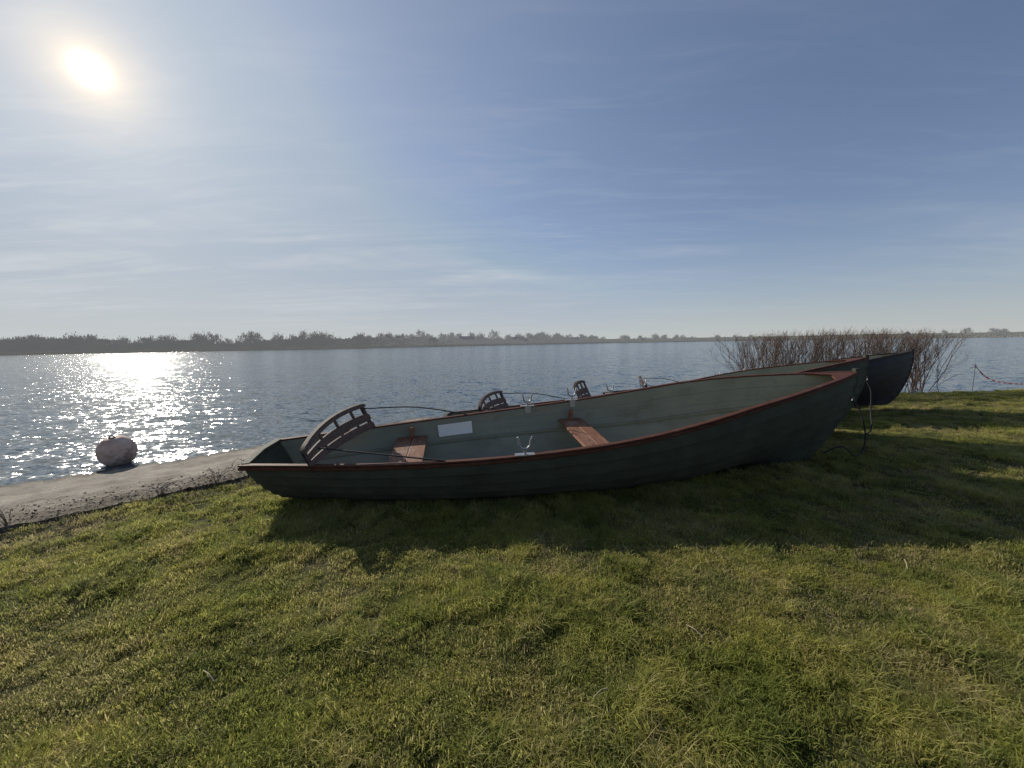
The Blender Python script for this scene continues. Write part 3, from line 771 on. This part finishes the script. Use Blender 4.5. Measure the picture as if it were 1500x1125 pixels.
for i,(fx,fw,w,h,mt) in enumerate(((-72,30,9,4.5,M_br),(-38,20,12,5,M_wh),(-30,45,8,4.5,M_br),(6,22,14,4.5,M_wh),(24,30,10,5,M_br),(70,30,16,4,M_wh),(100,50,9,4,M_br))):
    x_,y_=farpt(fx,fw);z_=float(gz(x_,y_))
    e=bpy.data.objects.new('house',None);col.objects.link(e);e.location=(x_,y_,z_);e.rotation_euler=(0,0,.3*math.sin(i*2.3))
    e['label']='white rendered house with slate roof among far trees' if mt is M_wh else 'brick house with slate roof among far trees';e['category']='house';e['group']='houses on the far shore'
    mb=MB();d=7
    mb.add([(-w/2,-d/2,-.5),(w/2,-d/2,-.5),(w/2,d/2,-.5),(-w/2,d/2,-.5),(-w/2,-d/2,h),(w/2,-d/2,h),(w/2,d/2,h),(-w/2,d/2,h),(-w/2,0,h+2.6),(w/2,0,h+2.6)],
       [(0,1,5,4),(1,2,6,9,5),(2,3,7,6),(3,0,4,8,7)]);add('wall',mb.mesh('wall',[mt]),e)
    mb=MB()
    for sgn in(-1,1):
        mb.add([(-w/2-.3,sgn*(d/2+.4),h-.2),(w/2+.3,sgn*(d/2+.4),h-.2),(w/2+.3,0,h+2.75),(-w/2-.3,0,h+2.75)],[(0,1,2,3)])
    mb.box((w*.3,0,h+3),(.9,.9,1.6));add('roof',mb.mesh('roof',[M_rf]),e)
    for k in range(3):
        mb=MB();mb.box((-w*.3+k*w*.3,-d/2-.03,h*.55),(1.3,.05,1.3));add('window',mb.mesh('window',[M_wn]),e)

# ------------------------------------------------------------------ sky, sun
EL=rad(25.3);AZ=rad(-45.2)
S=Vector((math.sin(AZ)*math.cos(EL),math.cos(AZ)*math.cos(EL),math.sin(EL)))
w=bpy.data.worlds.new('World');scene.world=w;w.use_nodes=True;nt=w.node_tree
for n_ in list(nt.nodes):nt.nodes.remove(n_)
L=nt.links.new
out=nt.nodes.new('ShaderNodeOutputWorld');bg=nt.nodes.new('ShaderNodeBackground')
sky=N(nt,'ShaderNodeTexSky',sky_type='NISHITA',sun_disc=False,sun_elevation=EL,sun_rotation=AZ,air_density=1.0,dust_density=.5,ozone_density=3)
def MA(op,a,b=None,c=None):
    n_=nt.nodes.new('ShaderNodeMath');n_.operation=op
    for i,q in enumerate((a,b,c)):
        if q is None: continue
        if isinstance(q,(int,float)): n_.inputs[i].default_value=q
        else: L(q,n_.inputs[i])
    return n_.outputs[0]
tc=nt.nodes.new('ShaderNodeTexCoord')
dt=N(nt,'ShaderNodeVectorMath',operation='DOT_PRODUCT');L(tc.outputs['Generated'],dt.inputs[0]);dt.inputs[1].default_value=S
ang_=MA('MULTIPLY',MA('ARCCOSINE',MA('MINIMUM',dt.outputs['Value'],.999999)),57.2958)
sx=nt.nodes.new('ShaderNodeSeparateXYZ');L(tc.outputs['Generated'],sx.inputs[0])
zc=MA('MAXIMUM',sx.outputs[2],.0)
dn=MA('ADD',zc,.06)
cx=nt.nodes.new('ShaderNodeCombineXYZ');L(MA('DIVIDE',sx.outputs[0],dn),cx.inputs[0]);L(MA('DIVIDE',sx.outputs[1],dn),cx.inputs[1])
def cn(rot,scl,sc,det,dist,lo,hi,off=(0,0,0)):
    mp=nt.nodes.new('ShaderNodeMapping');L(cx.outputs[0],mp.inputs[0]);mp.inputs['Rotation'].default_value=(0,0,rot);mp.inputs['Scale'].default_value=scl;mp.inputs['Location'].default_value=off
    n1=N(nt,'ShaderNodeTexNoise',i_Scale=sc,i_Detail=det,i_Roughness=.6,i_Distortion=dist);L(mp.outputs[0],n1.inputs['Vector'])
    return ramp(nt,n1.outputs[0],[(lo,(0,0,0)),(hi,(1,1,1))]).outputs[0]
wisps=cn(-.12,(.25,1.3,1),1.0,10,.6,.45,.65)
fine=cn(.5,(.8,3.4,1),1.8,10,1.2,.46,.76)
patch=cn(0,(1,1,1),.45,4,0,.35,.57)
leftw=MA('POWER',2.71828,MA('MULTIPLY',ang_,-1/38.0))
dz=MA('DIVIDE',MA('SUBTRACT',zc,.18),.09)
low=MA('POWER',2.71828,MA('MULTIPLY',MA('MULTIPLY',dz,dz),-1))
cl=MA('MULTIPLY',MA('ADD',MA('MULTIPLY',wisps,MA('ADD',MA('MULTIPLY',low,1.5),.11)),MA('MULTIPLY',fine,.42)),MA('MULTIPLY',patch,MA('ADD',.06,leftw)))
veil=MA('POWER',2.71828,MA('MULTIPLY',ang_,-1/36.0))
hor=MA('POWER',2.71828,MA('MULTIPLY',zc,-7.0))
veiln=MA('MULTIPLY',veil,MA('ADD',.82,MA('MULTIPLY',cn(-.4,(.6,1.2,1),.5,5,.5,.3,.7),.36)))
fac=MA('MINIMUM',MA('ADD',.05,MA('ADD',MA('MULTIPLY',veiln,.9),MA('MULTIPLY',hor,.75))),.97)
sk=N(nt,'ShaderNodeVectorMath',operation='MULTIPLY');L(sky.outputs[0],sk.inputs[0]);sk.inputs[1].default_value=(.070,.074,.088)
skm=N(nt,'ShaderNodeVectorMath',operation='MINIMUM');L(sk.outputs[0],skm.inputs[0]);skm.inputs[1].default_value=(.29,.38,.53)
mx=N(nt,'ShaderNodeMix',data_type='RGBA');L(fac,mx.inputs[0]);L(skm.outputs[0],mx.inputs[6])
hz=N(nt,'ShaderNodeMix',data_type='RGBA');L(hor,hz.inputs[0]);hz.inputs[6].default_value=(.40,.48,.58,1);hz.inputs[7].default_value=(.55,.57,.56,1);L(hz.outputs[2],mx.inputs[7])
mc=N(nt,'ShaderNodeMix',data_type='RGBA');L(MA('MINIMUM',MA('MULTIPLY',cl,.8),.8),mc.inputs[0]);L(mx.outputs[2],mc.inputs[6]);mc.inputs[7].default_value=(.66,.68,.70,1)
def glow(amp,wd,pw,colr):
    e_=MA('MULTIPLY',MA('POWER',2.71828,MA('MULTIPLY',MA('POWER',MA('DIVIDE',ang_,wd),pw),-1)),amp)
    v_=N(nt,'ShaderNodeVectorMath',operation='SCALE');v_.inputs[0].default_value=colr;L(e_,v_.inputs[3]);return v_.outputs[0]
acc=mc.outputs[2]
for gq in((1.8,.9,2,(1,.92,.75)),(.85,2.3,1,(1,.62,.18)),(.24,11,1,(1,.95,.86))):
    ad_=N(nt,'ShaderNodeVectorMath',operation='ADD');L(acc,ad_.inputs[0]);L(glow(*gq),ad_.inputs[1]);acc=ad_.outputs[0]
L(acc,bg.inputs[0]);bg.inputs[1].default_value=1.0;L(bg.outputs[0],out.inputs[0])
sl=bpy.data.lights.new('sun','SUN');sl.energy=4.8;sl.angle=rad(.5);sl.color=(1,.93,.80)
so=bpy.data.objects.new('sun',sl);col.objects.link(so);so.rotation_euler=S.to_track_quat('Z','Y').to_euler();so.location=(-30,30,30)

# ------------------------------------------------------------------ camera
cd=bpy.data.cameras.new('camera');cd.sensor_width=36;cd.lens=36*560/1500;cd.clip_end=6000;cd.clip_start=.05
co=bpy.data.objects.new('camera',cd);col.objects.link(co)
co.matrix_world=Matrix.Translation((0,0,1.4))@Euler((rad(90-6.1),0,0)).to_matrix().to_4x4()@Matrix.Rotation(rad(-.9),4,'Z')
scene.camera=co
scene.view_settings.view_transform='Standard';scene.view_settings.look='None';scene.view_settings.exposure=0
